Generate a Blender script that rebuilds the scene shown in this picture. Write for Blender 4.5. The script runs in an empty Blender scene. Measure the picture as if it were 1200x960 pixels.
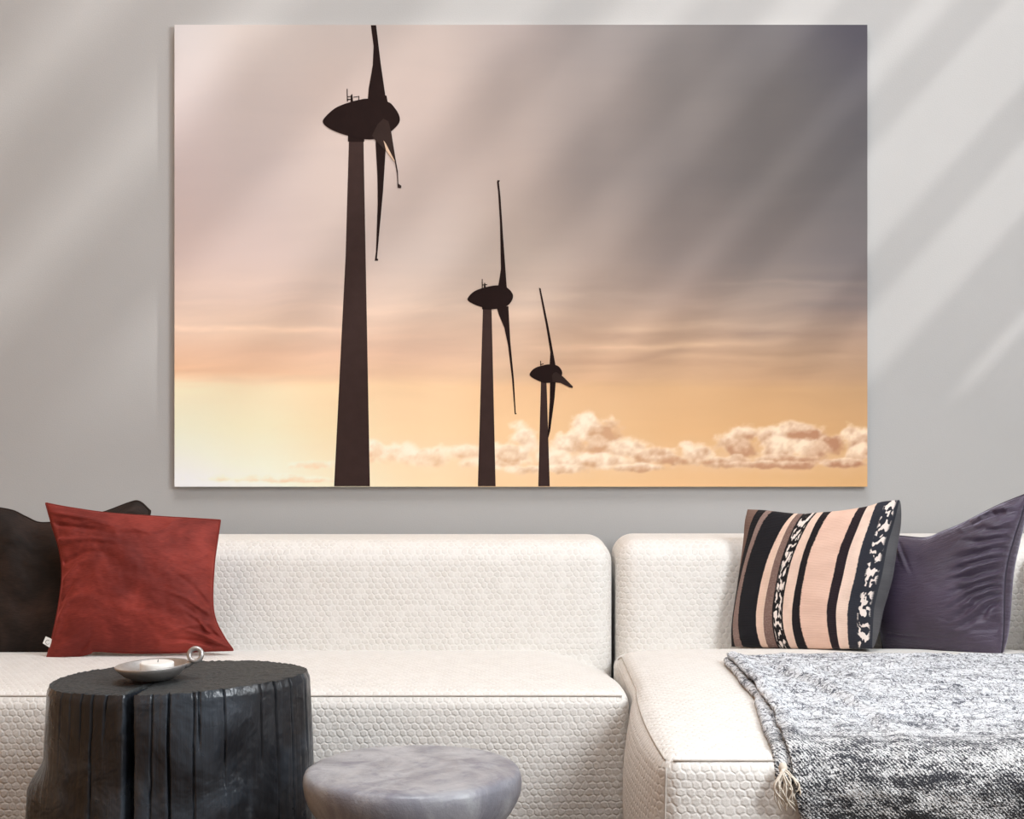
import bpy, bmesh, math, random
import numpy as np
from mathutils import Vector

random.seed(7)
rng = np.random.default_rng(11)
sc = bpy.context.scene
col = sc.collection

# ------------------------------------------------------------------ camera
F = 1720.0                       # focal length in pixels of the 1200 wide frame
CAM = (0.0, 0.0, 1.06)
cam_d = bpy.data.cameras.new('camera')
cam_d.sensor_fit = 'HORIZONTAL'
cam_d.sensor_width = 36.0
cam_d.lens = 36.0 * F / 1200.0
cam = bpy.data.objects.new('camera', cam_d)
cam.location = CAM
cam.rotation_euler = (math.pi / 2, 0, 0)
col.objects.link(cam)
sc.camera = cam

# ------------------------------------------------------------------ light
sc.view_settings.view_transform = 'Standard'
sc.view_settings.look = 'None'
sc.view_settings.gamma = 1.0
sc.view_settings.use_curve_mapping = False
sc.view_settings.exposure = -0.31

world = bpy.data.worlds.new('world')
sc.world = world
world.use_nodes = True
wb = world.node_tree.nodes['Background']
wb.inputs['Color'].default_value = (0.93, 0.96, 1.0, 1)
wb.inputs['Strength'].default_value = 0.36

def light(name, kind, loc, target, energy, color, **kw):
    d = bpy.data.lights.new(name, kind)
    d.energy = energy
    d.color = color
    for k, v in kw.items():
        setattr(d, k, v)
    o = bpy.data.objects.new(name, d)
    o.location = loc
    o.rotation_euler = (Vector(target) - Vector(loc)).to_track_quat('-Z', 'Y').to_euler()
    col.objects.link(o)
    return o

SUN = Vector((-1.0, 0.4, -1.1))
light('sun', 'SUN', (6, -2, 9), Vector((6, -2, 9)) + SUN, 3.5, (1.0, 0.985, 0.96), angle=math.radians(1.7))
# unseen area lights added: soft daylight from the right, top light from above
light('added_side_light', 'AREA', (2.12, 1.35, 2.2), (-0.6, 3.6, 0.4), 185, (0.90, 0.955, 1.0),
      shape='RECTANGLE', size=1.3, size_y=1.5)
light('added_top_light', 'AREA', (0.0, 1.9, 5.8), (0.0, 3.0, 0.0), 215, (0.94, 0.97, 1.0),
      shape='RECTANGLE', size=2.2, size_y=1.6)

# ------------------------------------------------------------------ helpers
def sl(c):
    """sRGB 0..255 -> linear tuple"""
    out = []
    for v in c:
        v = v / 255.0
        out.append(v / 12.92 if v <= 0.04045 else ((v + 0.055) / 1.055) ** 2.4)
    return tuple(out)

def P(px, py, Y):
    return ((px - 600.0) / F * Y, Y, CAM[2] - (py - 480.0) / F * Y)

def smooth(a, b, x):
    t = np.clip((np.asarray(x, float) - a) / (b - a), 0, 1)
    return t * t * (3 - 2 * t)

def _hash(ix, iy, iz):
    h = (ix.astype(np.int64) * 374761393 + iy.astype(np.int64) * 668265263 + iz.astype(np.int64) * 2147483647) & 0xffffffff
    h = ((h ^ (h >> 13)) * 1274126177) & 0xffffffff
    h = h ^ (h >> 16)
    return (h & 0xffffff) / float(0xffffff)

def vnoise(x, y, z=0.0):
    x, y, z = np.broadcast_arrays(np.asarray(x, float), np.asarray(y, float), np.asarray(z, float))
    ix, iy, iz = np.floor(x), np.floor(y), np.floor(z)
    fx, fy, fz = x - ix, y - iy, z - iz
    fx, fy, fz = (f * f * (3 - 2 * f) for f in (fx, fy, fz))
    r = 0
    for dx in (0, 1):
        for dy in (0, 1):
            for dz in (0, 1):
                w = (fx if dx else 1 - fx) * (fy if dy else 1 - fy) * (fz if dz else 1 - fz)
                r = r + w * _hash(ix + dx, iy + dy, iz + dz)
    return r * 2 - 1

def fbm(x, y, z=0.0, o=4):
    s, a, t = 0, 1.0, 0
    for k in range(o):
        s = s + a * vnoise(np.asarray(x) * 2 ** k + 17.3 * k, np.asarray(y) * 2 ** k + 5.1 * k, np.asarray(z) * 2 ** k)
        t += a
        a *= 0.5
    return s / t

ORIG = {}

def empty(name, loc, label=None, cat=None, group=None):
    o = bpy.data.objects.new(name, None)
    o.empty_display_size = 0.05
    o.location = loc
    col.objects.link(o)
    ORIG[o.name] = np.array(loc, float)
    if label:
        o['label'] = label
        o['category'] = cat
    if group:
        o['group'] = group
    return o

def obj(name, verts, faces, mat, parent=None, loc=None, smoothed=True, uv=None, colors=None,
        label=None, cat=None, kind=None):
    v = np.asarray(verts, float).reshape(-1, 3)
    if parent is not None:
        org = ORIG[parent.name]
    else:
        org = np.array(loc if loc is not None else (0, 0, 0), float)
    me = bpy.data.meshes.new(name)
    me.from_pydata((v - org).tolist(), [], [list(map(int, f)) for f in faces])
    if smoothed:
        me.polygons.foreach_set('use_smooth', [True] * len(me.polygons))
    if uv is not None:
        lay = me.uv_layers.new(name='UVMap')
        idx = np.empty(len(me.loops), int)
        me.loops.foreach_get('vertex_index', idx)
        uvv = np.asarray(uv, float)
        if callable(uv):
            pass
        lay.data.foreach_set('uv', uvv[idx].ravel())
    if colors is not None:
        ca = me.color_attributes.new('print', 'FLOAT_COLOR', 'POINT')
        ca.data.foreach_set('color', np.asarray(colors, float).ravel())
    me.materials.append(mat)
    me.update()
    o = bpy.data.objects.new(name, me)
    col.objects.link(o)
    ORIG[o.name] = org
    if parent is not None:
        o.parent = parent
    else:
        o.location = org
    if label:
        o['label'] = label
    if cat:
        o['category'] = cat
    if kind:
        o['kind'] = kind
    return o

def box_uv(o):
    """UV in metres, projected along the dominant axis of each face"""
    me = o.data
    lay = me.uv_layers.new(name='UVMap') if not me.uv_layers else me.uv_layers[0]
    for p in me.polygons:
        n = p.normal
        ax = max(range(3), key=lambda k: abs(n[k]))
        for li in p.loop_indices:
            c = me.vertices[me.loops[li].vertex_index].co
            lay.data[li].uv = (c.y, c.z) if ax == 0 else ((c.x, c.z) if ax == 1 else (c.x, c.y))

def grid_faces(nu, nv, off=0, flip=False, wrap=False):
    """vertex index = i*nv + j, i<nu j<nv"""
    f = []
    for i in range(nu if wrap else nu - 1):
        i2 = (i + 1) % nu
        for j in range(nv - 1):
            a, b, c, d = i * nv + j, i2 * nv + j, i2 * nv + j + 1, i * nv + j + 1
            f.append((a + off, d + off, c + off, b + off) if flip else (a + off, b + off, c + off, d + off))
    return f

def box(x0, x1, y0, y1, z0, z1):
    v = [(x0, y0, z0), (x1, y0, z0), (x1, y1, z0), (x0, y1, z0), (x0, y0, z1), (x1, y0, z1), (x1, y1, z1), (x0, y1, z1)]
    f = [(0, 3, 2, 1), (4, 5, 6, 7), (0, 1, 5, 4), (1, 2, 6, 5), (2, 3, 7, 6), (3, 0, 4, 7)]
    return v, f

def join(parts):
    V, Fc = [], []
    for v, f in parts:
        off = len(V)
        V += [tuple(p) for p in v]
        Fc += [tuple(i + off for i in q) for q in f]
    return V, Fc

def prism_x(poly, x0, x1):
    """polygon in (y,z) extruded along x"""
    n = len(poly)
    v = [(x0, y, z) for y, z in poly] + [(x1, y, z) for y, z in poly]
    f = [tuple(range(n)), tuple(range(2 * n - 1, n - 1, -1))]
    for i in range(n):
        j = (i + 1) % n
        f.append((i, i + n, j + n, j))
    return v, f

def tube(pts, r, n=8, closed=False):
    pts = [Vector(p) for p in pts]
    m = len(pts)
    rr = r if hasattr(r, '__len__') else [r] * m
    v, f = [], []
    ref = None
    for i, p in enumerate(pts):
        a = pts[(i - 1) % m] if (closed or i > 0) else p
        b = pts[(i + 1) % m] if (closed or i < m - 1) else p
        t = (b - a).normalized()
        if ref is None:
            ref = t.orthogonal().normalized()
        else:
            ref = (ref - t * ref.dot(t)).normalized()
        bn = t.cross(ref)
        for k in range(n):
            an = 2 * math.pi * k / n
            v.append(tuple(p + (ref * math.cos(an) + bn * math.sin(an)) * rr[i]))
    for i in range(m if closed else m - 1):
        for k in range(n):
            a = i * n + k
            b = i * n + (k + 1) % n
            c = ((i + 1) % m) * n + (k + 1) % n
            d = ((i + 1) % m) * n + k
            f.append((a, b, c, d))
    if not closed:
        f.append(tuple(range(n - 1, -1, -1)))
        f.append(tuple((m - 1) * n + k for k in range(n)))
    return v, f

def lathe(prof, n=96, center=(0, 0, 0)):
    v, f = [], []
    m = len(prof)
    for i in range(n):
        a = 2 * math.pi * i / n
        for r, z in prof:
            v.append((center[0] + r * math.cos(a), center[1] + r * math.sin(a), center[2] + z))
    f = grid_faces(n, m, wrap=True)
    return v, f

def rbox(x0, x1, y0, y1, z0, z1, r, step=0.04, k=6, deform=None):
    """closed cushion-like box with rounded edges, optional vertex deform"""
    def ticks(a, b):
        inner = max(2, int((b - a - 2 * r) / step))
        t = [a + r * (i / k) for i in range(k)]
        t += list(np.linspace(a + r, b - r, inner + 1))
        t += [b - r * (i / k) for i in range(k - 1, -1, -1)]
        return t
    X, Y, Z = ticks(x0, x1), ticks(y0, y1), ticks(z0, z1)
    idx, V, Fc = {}, [], []
    lo = np.array((x0 + r, y0 + r, z0 + r)); hi = np.array((x1 - r, y1 - r, z1 - r))
    def vid(p):
        key = tuple(round(c, 6) for c in p)
        if key not in idx:
            q = np.clip(p, lo, hi)
            d = np.array(p) - q
            L = np.linalg.norm(d)
            V.append(q + d / L * r if L > 1e-9 else np.array(p))
            idx[key] = len(V) - 1
        return idx[key]
    def face(A, B, mk, flip):
        for i in range(len(A) - 1):
            for j in range(len(B) - 1):
                q = [vid(mk(A[i], B[j])), vid(mk(A[i + 1], B[j])), vid(mk(A[i + 1], B[j + 1])), vid(mk(A[i], B[j + 1]))]
                Fc.append(q[::-1] if flip else q)
    face(X, Y, lambda a, b: (a, b, z1), False)
    face(X, Y, lambda a, b: (a, b, z0), True)
    face(X, Z, lambda a, b: (a, y0, b), False)
    face(X, Z, lambda a, b: (a, y1, b), True)
    face(Y, Z, lambda a, b: (x1, a, b), False)
    face(Y, Z, lambda a, b: (x0, a, b), True)
    V = np.array(V)
    if deform is not None:
        V = deform(V)
    return V, Fc

# ------------------------------------------------------------------ node helpers
class NT:
    def __init__(self, name):
        self.m = bpy.data.materials.new(name)
        self.m.use_nodes = True
        self.t = self.m.node_tree
        self.b = self.t.nodes['Principled BSDF']
    def n(self, kind, **kw):
        nd = self.t.nodes.new(kind)
        for k, v in kw.items():
            setattr(nd, k, v)
        return nd
    def l(self, a, b):
        self.t.links.new(a, b)
    def val(self, sock, v):
        if hasattr(v, 'links'):
            self.l(v, sock)
        else:
            sock.default_value = v
    def math(self, op, a, b=0.0, c=0.0, clamp=False):
        nd = self.n('ShaderNodeMath', operation=op, use_clamp=clamp)
        self.val(nd.inputs[0], a); self.val(nd.inputs[1], b); self.val(nd.inputs[2], c)
        return nd.outputs[0]
    def vmath(self, op, a, b=None):
        nd = self.n('ShaderNodeVectorMath', operation=op)
        self.val(nd.inputs[0], a)
        if b is not None:
            self.val(nd.inputs[1], b)
        return nd
    def noise(self, vec, scale, detail=4, rough=0.5, dist=0.0):
        nd = self.n('ShaderNodeTexNoise')
        if vec is not None:
            self.l(vec, nd.inputs['Vector'])
        nd.inputs['Scale'].default_value = scale
        nd.inputs['Detail'].default_value = detail
        nd.inputs['Roughness'].default_value = rough
        nd.inputs['Distortion'].default_value = dist
        return nd.outputs['Fac']
    def coords(self, which='Object', scale=None):
        tc = self.n('ShaderNodeTexCoord')
        out = tc.outputs[which]
        if scale is not None:
            out = self.vmath('MULTIPLY', out, scale).outputs[0]
        return out
    def ramp(self, fac, stops, interp='LINEAR'):
        nd = self.n('ShaderNodeValToRGB')
        cr = nd.color_ramp
        cr.interpolation = interp
        while len(cr.elements) < len(stops):
            cr.elements.new(0.5)
        for e, (p, c) in zip(cr.elements, stops):
            e.position = p
            e.color = tuple(c) + (1,) if len(c) == 3 else c
        self.l(fac, nd.inputs[0])
        return nd.outputs['Color']
    def mix(self, fac, a, b, mode='MIX'):
        nd = self.n('ShaderNodeMix', data_type='RGBA', blend_type=mode)
        self.val(nd.inputs[0], fac)
        for s, v in ((nd.inputs[6], a), (nd.inputs[7], b)):
            if hasattr(v, 'links'):
                self.l(v, s)
            else:
                s.default_value = tuple(v) + (1,) if len(v) == 3 else v
        return nd.outputs[2]
    def maprange(self, v, a, b, c=0.0, d=1.0, kind='SMOOTHSTEP'):
        nd = self.n('ShaderNodeMapRange', interpolation_type=kind)
        self.l(v, nd.inputs[0])
        for i, x in enumerate((a, b, c, d)):
            nd.inputs[1 + i].default_value = x
        return nd.outputs[0]
    def bump(self, h, dist, strength=1.0, normal=None):
        nd = self.n('ShaderNodeBump')
        nd.inputs['Strength'].default_value = strength
        nd.inputs['Distance'].default_value = dist
        self.l(h, nd.inputs['Height'])
        if normal is not None:
            self.l(normal, nd.inputs['Normal'])
        return nd.outputs[0]
    def set(self, **kw):
        names = dict(base='Base Color', rough='Roughness', metal='Metallic', normal='Normal', spec='Specular IOR Level',
                     sheen='Sheen Weight', sheen_r='Sheen Roughness', sheen_t='Sheen Tint', coat='Coat Weight', coat_r='Coat Roughness',
                     sss='Subsurface Weight', aniso='Anisotropic')
        for k, v in kw.items():
            s = self.b.inputs[names[k]]
            if hasattr(v, 'links'):
                self.l(v, s)
            elif isinstance(v, tuple):
                s.default_value = v + (1,) if len(v) == 3 else v
            else:
                s.default_value = v
        return self.m

def plain(name, c, rough=0.6, metal=0.0, bump=None):
    t = NT(name)
    n = t.noise(t.coords('Object'), 35, 3)
    t.set(base=t.mix(t.maprange(n, 0.3, 0.7), tuple(x * 0.93 for x in c), tuple(min(1, x * 1.05) for x in c)), rough=rough, metal=metal, spec=0.1 if name.startswith('print') else 0.4)
    if bump:
        t.set(normal=t.bump(t.noise(t.coords('Object'), bump[0], 4), bump[1], 0.6))
    return t.m

# ------------------------------------------------------------------ materials
def m_wall():
    t = NT('painted_plaster')
    co = t.coords('Object')
    n1 = t.noise(co, 1.3, 3)
    n2 = t.noise(co, 260, 3, 0.6)
    c = t.mix(t.maprange(n1, 0.3, 0.7), (0.438, 0.428, 0.418), (0.464, 0.453, 0.443))
    t.set(base=c, rough=0.85, spec=0.2, normal=t.bump(n2, 0.0012, 0.35))
    return t.m
M_WALL = m_wall()
M_WARM = plain('warm_bounce_clay', (0.48, 0.27, 0.13), 0.9, bump=(180, 0.001))  # colour invented for warm bounce from the unseen left wall
M_CEIL = plain('ceiling_paint', (0.7, 0.69, 0.67), 0.9)
M_WHITE = plain('white_lacquer', (0.75, 0.74, 0.72), 0.45)
def m_floor():
    t = NT('oak_floor')
    co = t.coords('Object', (1.0, 8.0, 1.0))
    n = t.noise(co, 3.0, 6, 0.6, 0.4)
    t.set(base=t.mix(n, (0.09, 0.06, 0.043), (0.15, 0.10, 0.07)), rough=0.5)
    return t.m
M_FLOOR = m_floor()

def m_sofa():
    t = NT('quilted_cream_fabric')
    uv = t.coords('UV')
    wob = t.n('ShaderNodeTexNoise'); t.l(uv, wob.inputs['Vector']); wob.inputs['Scale'].default_value = 55
    w = t.vmath('MULTIPLY', t.vmath('SUBTRACT', wob.outputs['Color'], (0.5, 0.5, 0.5)).outputs[0], (0.010, 0.010, 0)).outputs[0]
    p = t.vmath('ADD', uv, w).outputs[0]
    S = (0.0178, 0.0300, 1.0)
    q = t.vmath('DIVIDE', p, S).outputs[0]
    def cell(off):
        f = t.vmath('FRACTION', t.vmath('ADD', q, off).outputs[0]).outputs[0]
        g = t.vmath('MULTIPLY', t.vmath('SUBTRACT', f, (0.5, 0.5, 0.0)).outputs[0], (S[0], S[1], 0.0)).outputs[0]
        a = t.vmath('ABSOLUTE', g).outputs[0]
        x = t.n('ShaderNodeSeparateXYZ'); t.l(a, x.inputs[0])
        # distance in a hexagon: max(x, x*.5 + y*.866)
        h = t.math('MAXIMUM', x.outputs[0], t.math('ADD', t.math('MULTIPLY', x.outputs[0], 0.5), t.math('MULTIPLY', x.outputs[1], 0.866)))
        return h
    d = t.math('MINIMUM', cell((0.0, 0.0, 0.0)), cell((0.5, 0.5, 0.0)))
    pad = t.math('MULTIPLY', t.maprange(d, 0.0048, 0.0088, 1.0, 0.0), t.maprange(t.noise(uv, 28, 3, 0.6), 0.30, 0.62, 0.35, 1.0))
    fine = t.noise(t.vmath('MULTIPLY', uv, (1.0, 1.6, 1.0)).outputs[0], 520, 3, 0.6)
    big = t.noise(uv, 9, 3)
    h = t.math('ADD', pad, t.math('MULTIPLY', fine, 0.35))
    base = t.mix(pad, (0.81, 0.78, 0.74), (0.73, 0.695, 0.65))
    base = t.mix(t.math('MULTIPLY', t.maprange(big, 0.35, 0.7), 0.25), base, (0.80, 0.775, 0.745))
    t.set(base=base, rough=0.88, spec=0.2, sheen=0.15, normal=t.bump(h, 0.0018, 0.75))
    return t.m
M_SOFA = m_sofa()
M_SEAM = plain('seam_thread', (0.50, 0.45, 0.40), 0.9)
M_FOOT = plain('dark_foot', (0.03, 0.028, 0.026), 0.5)

def m_velvet(name, dark, light, sheen, rough=0.7):
    t = NT(name)
    co = t.coords('UV')
    n1 = t.noise(co, 5.0, 4, 0.55, 0.6)
    n2 = t.noise(t.vmath('MULTIPLY', co, (1.0, 6.0, 1.0)).outputs[0], 60, 3)
    weave = t.noise(co, 420, 2)
    f = t.math('ADD', t.math('MULTIPLY', n1, 0.75), t.math('MULTIPLY', n2, 0.25))
    t.set(base=t.mix(t.maprange(f, 0.35, 0.68), dark, light), rough=rough, spec=0.25, sheen=sheen, sheen_r=0.35,
          sheen_t=tuple(min(1.0, c * 2.2 + 0.05) for c in light) + (1,), normal=t.bump(weave, 0.0008, 0.35))
    return t.m
M_RED = m_velvet('rust_red_velvet', (0.125, 0.014, 0.010), (0.30, 0.042, 0.030), 0.8)
M_BROWN = m_velvet('dark_brown_velvet', (0.010, 0.006, 0.0045), (0.044, 0.024, 0.017), 0.08)
def m_satin():
    t = NT('plum_satin')
    uv = t.coords('UV')
    n1 = t.noise(uv, 4, 4)
    weave = t.noise(t.vmath('MULTIPLY', uv, (1.0, 5.0, 1.0)).outputs[0], 22, 6, 0.65, 0.8)
    t.set(base=t.mix(t.maprange(n1, 0.3, 0.7), (0.034, 0.021, 0.040), (0.062, 0.043, 0.076)), rough=0.48, spec=0.6, sheen=1.0, sheen_r=0.3,
          sheen_t=(0.74, 0.70, 0.88, 1), normal=t.bump(weave, 0.006, 0.55))
    return t.m
M_SATIN = m_satin()
M_PIPE = plain('plum_piping', (0.030, 0.022, 0.038), 0.5)
M_GREYBACK = m_velvet('grey_cotton_back', (0.075, 0.073, 0.078), (0.13, 0.127, 0.133), 0.15, 0.8)

STRIPE_COL = [(0.20, 0.125, 0.10), (0.012, 0.010, 0.012), (0.27, 0.185, 0.16), (0.012, 0.011, 0.014), (0.80, 0.58, 0.46), (0.20, 0.125, 0.105),
              (0.012, 0.010, 0.011), (0.80, 0.59, 0.48), (0.014, 0.011, 0.013), (0.78, 0.53, 0.42), (0.022, 0.014, 0.018), (0.82, 0.62, 0.51), (0.028, 0.030, 0.040)]
def m_kilim():
    t = NT('striped_kilim')
    uv = t.coords('UV')
    # UV.x = stripe index / 13 along the weft, UV.y = height on the cushion
    sp = t.n('ShaderNodeSeparateXYZ'); t.l(uv, sp.inputs[0])
    rag = t.noise(t.vmath('MULTIPLY', uv, (2.0, 60.0, 1.0)).outputs[0], 3.0, 2)
    u = t.math('ADD', sp.outputs[0], t.math('MULTIPLY', t.math('SUBTRACT', rag, 0.5), 0.010))
    base = t.ramp(u, [(max(0.0, i / 13), c) for i, c in enumerate(STRIPE_COL)], 'CONSTANT')
    f = t.math('FRACT', t.math('MULTIPLY', u, 13.0))
    idx = t.math('FLOOR', t.math('MULTIPLY', u, 13.0))
    is6 = t.math('COMPARE', idx, 6.0, 0.1)
    is12 = t.math('COMPARE', idx, 12.0, 0.1)
    is5 = t.math('COMPARE', idx, 5.0, 0.1)
    is2 = t.math('COMPARE', idx, 2.0, 0.1)
    fl = t.noise(t.vmath('MULTIPLY', uv, (34.0, 10.0, 1.0)).outputs[0], 1.9, 1.5, 0.5, 0.3)
    m6 = t.math('MULTIPLY', is6, t.math('MULTIPLY', t.maprange(f, 0.14, 0.24), t.maprange(f, 0.78, 0.9, 1.0, 0.0)))
    m12 = t.math('MULTIPLY', is12, t.math('MULTIPLY', t.maprange(f, 0.42, 0.5), t.maprange(f, 0.84, 0.94, 1.0, 0.0)))
    fleck = t.math('MULTIPLY', t.math('ADD', m6, m12), t.maprange(fl, 0.50, 0.53), clamp=True)
    base = t.mix(fleck, base, (0.84, 0.74, 0.68))
    spk = t.noise(t.vmath('MULTIPLY', uv, (60.0, 60.0, 1.0)).outputs[0], 2.5, 2)
    base = t.mix(t.math('MULTIPLY', t.math('ADD', is5, is2), t.maprange(spk, 0.58, 0.68)), base, (0.50, 0.38, 0.34))
    wv = t.n('ShaderNodeTexWave', wave_type='BANDS', bands_direction='Y')
    t.l(t.vmath('MULTIPLY', uv, (1.0, 1.0, 1.0)).outputs[0], wv.inputs['Vector'])
    wv.inputs['Scale'].default_value = 34; wv.inputs['Distortion'].default_value = 3.0; wv.inputs['Detail'].default_value = 2
    big = t.noise(t.vmath('MULTIPLY', uv, (3.0, 3.0, 1.0)).outputs[0], 3, 3)
    base = t.mix(t.math('MULTIPLY', t.maprange(big, 0.3, 0.75), 0.18), base, (0.35, 0.22, 0.18), 'MULTIPLY')
    t.set(base=base, rough=0.9, spec=0.15, sheen=0.1, normal=t.bump(t.math('ADD', wv.outputs['Fac'], spk), 0.0011, 0.5))
    return t.m
M_KILIM = m_kilim()

def m_throw():
    t = NT('marled_wool')
    uv = t.coords('UV')
    sp = t.n('ShaderNodeSeparateXYZ'); t.l(uv, sp.inputs[0])
    a = t.noise(t.vmath('MULTIPLY', uv, (1.0, 2.0, 1.0)).outputs[0], 120, 4, 0.7, 1.6)
    b = t.noise(t.vmath('MULTIPLY', uv, (1.0, 2.2, 1.0)).outputs[0], 9, 4, 0.6, 0.5)
    c = t.noise(t.vmath('MULTIPLY', uv, (0.35, 2.2, 1.0)).outputs[0], 24, 3, 0.6)
    tw = t.n('ShaderNodeTexWave', wave_type='BANDS', bands_direction='DIAGONAL')
    t.l(uv, tw.inputs['Vector']); tw.inputs['Scale'].default_value = 85; tw.inputs['Distortion'].default_value = 5
    tw.inputs['Detail'].default_value = 3; tw.inputs['Detail Scale'].default_value = 2
    # colour mix shifts darker toward the front hem (small UV.y)
    front_dark = t.maprange(sp.outputs[1], 0.24, 0.66, 1.0, 0.0)
    k = t.math('ADD', t.math('MULTIPLY', a, 0.72), t.math('MULTIPLY', tw.outputs['Fac'], 0.10))
    k = t.math('ADD', k, t.math('MULTIPLY', b, 0.36))
    k = t.math('ADD', k, t.math('MULTIPLY', c, 0.30))
    k = t.math('SUBTRACT', k, t.math('MULTIPLY', front_dark, 0.115))
    white = t.maprange(k, 0.625, 0.72)
    curl = t.noise(t.vmath('MULTIPLY', uv, (1.0, 0.55, 1.0)).outputs[0], 58, 2, 0.5, 1.0)
    line = t.maprange(t.math('ABSOLUTE', t.math('SUBTRACT', curl, 0.5)), 0.014, 0.042, 1.0, 0.0)
    line = t.math('MULTIPLY', t.math('MULTIPLY', line, t.maprange(b, 0.36, 0.62, 1.0, 0.7)), t.math('SUBTRACT', 1.0, t.math('MULTIPLY', front_dark, 0.75)))
    white = t.math('MULTIPLY', white, t.math('SUBTRACT', 1.0, line))
    dark = t.mix(front_dark, (0.055, 0.062, 0.090), (0.022, 0.021, 0.021))
    lightc = t.mix(front_dark, (0.86, 0.88, 0.92), (0.70, 0.68, 0.66))
    t.set(base=t.mix(white, dark, lightc), rough=0.95, spec=0.1, sheen=0.2, normal=t.bump(t.math('ADD', a, t.math('MULTIPLY', tw.outputs['Fac'], 0.5)), 0.004, 0.8))
    return t.m
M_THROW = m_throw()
M_CORD = plain('cream_cord', (0.74, 0.66, 0.56), 0.9)

def m_char():
    t = NT('charred_wood')
    co = t.coords('Object')
    g = t.noise(t.vmath('MULTIPLY', co, (1.0, 1.0, 0.05)).outputs[0], 70, 5, 0.6)
    p = t.noise(co, 7, 4, 0.55, 0.3)
    base = t.mix(t.maprange(p, 0.42, 0.72), (0.008, 0.009, 0.012), (0.052, 0.063, 0.078))  # broad bluish reflections put into the base colour as pale patches
    base = t.mix(t.math('MULTIPLY', t.maprange(g, 0.5, 0.75), 0.35), base, (0.045, 0.052, 0.064))
    rough = t.maprange(p, 0.3, 0.7, 0.42, 0.24)
    h = t.math('ADD', t.math('MULTIPLY', g, 0.28), t.math('MULTIPLY', p, 2.2))
    t.set(base=base, rough=rough, spec=0.6, normal=t.bump(h, 0.009, 0.8))
    return t.m
M_CHAR = m_char()
def m_chartop():
    t = NT('charred_end_grain')
    co = t.coords('Object')
    w = t.n('ShaderNodeTexWave', wave_type='RINGS', rings_direction='Z')
    t.l(co, w.inputs['Vector']); w.inputs['Scale'].default_value = 22; w.inputs['Distortion'].default_value = 4; w.inputs['Detail'].default_value = 3
    n = t.noise(co, 160, 4, 0.7)
    p = t.noise(co, 8, 3)
    base = t.mix(t.maprange(n, 0.35, 0.7), (0.018, 0.019, 0.020), (0.060, 0.064, 0.064))
    base = t.mix(t.math('MULTIPLY', p, 0.5), base, (0.05, 0.054, 0.054))
    t.set(base=base, rough=0.62, spec=0.4, normal=t.bump(t.math('ADD', t.math('MULTIPLY', w.outputs['Fac'], 0.3), n), 0.004, 0.6))
    return t.m
M_CHARTOP = m_chartop()

def m_concrete():
    t = NT('lavender_grey_concrete')
    co = t.coords('Object')
    p = t.noise(co, 8, 5, 0.6, 0.6)
    q = t.noise(co, 22, 5, 0.65, 0.3)
    s = t.noise(co, 120, 3, 0.7)
    base = t.mix(t.maprange(p, 0.36, 0.66), (0.20, 0.198, 0.228), (0.40, 0.40, 0.42))
    base = t.mix(t.math('MULTIPLY', t.maprange(q, 0.54, 0.72), 0.6), base, (0.17, 0.16, 0.20))
    base = t.mix(t.math('MULTIPLY', t.maprange(s, 0.66, 0.74), 0.7), base, (0.12, 0.115, 0.13))
    t.set(base=base, rough=t.maprange(q, 0.3, 0.7, 0.30, 0.50), spec=0.5, normal=t.bump(t.math('ADD', q, t.math('MULTIPLY', s, 0.4)), 0.0035, 0.5))
    return t.m
M_CONC = m_concrete()
def m_pewter():
    t = NT('cast_pewter')
    co = t.coords('Object')
    n = t.noise(co, 90, 4, 0.6)
    t.set(base=t.mix(n, (0.36, 0.34, 0.33), (0.55, 0.52, 0.50)), rough=0.42, metal=0.75, normal=t.bump(n, 0.0015, 0.4))
    return t.m
M_PEWTER = m_pewter()
M_WAX = plain('white_wax', (0.86, 0.84, 0.80), 0.5)
M_WICK = plain('black_wick', (0.01, 0.01, 0.01), 0.8)
M_TAG = plain('cotton_tag', (0.74, 0.72, 0.68), 0.9)
M_TAGINK = plain('tag_ink', (0.22, 0.20, 0.19), 0.9)

# ------------------------------------------------------------------ room shell
YW, XW, XL, YF, H = 4.30, 2.2, -1.76, -0.6, 6.6
def struct(name, vf, m):
    o = obj(name, vf[0], vf[1], m, smoothed=False)
    o['kind'] = 'structure'
    return o
struct('wall_back', box(XL - 0.2, XW + 0.2, YW, YW + 0.2, 0, H), M_WALL)
struct('wall_left', box(XL - 0.2, XL, YF, YW, 0, H), M_WARM)
struct('floor', box(XL - 0.2, XW + 0.2, YF, YW, -0.1, 0), M_FLOOR)
struct('ceiling', box(XL - 0.2, XW + 0.2, YF, YW + 0.2, H, H + 0.1), M_CEIL)
struct('baseboard_back', box(XL, XW, YW - 0.015, YW, 0, 0.09), M_WHITE)

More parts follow.
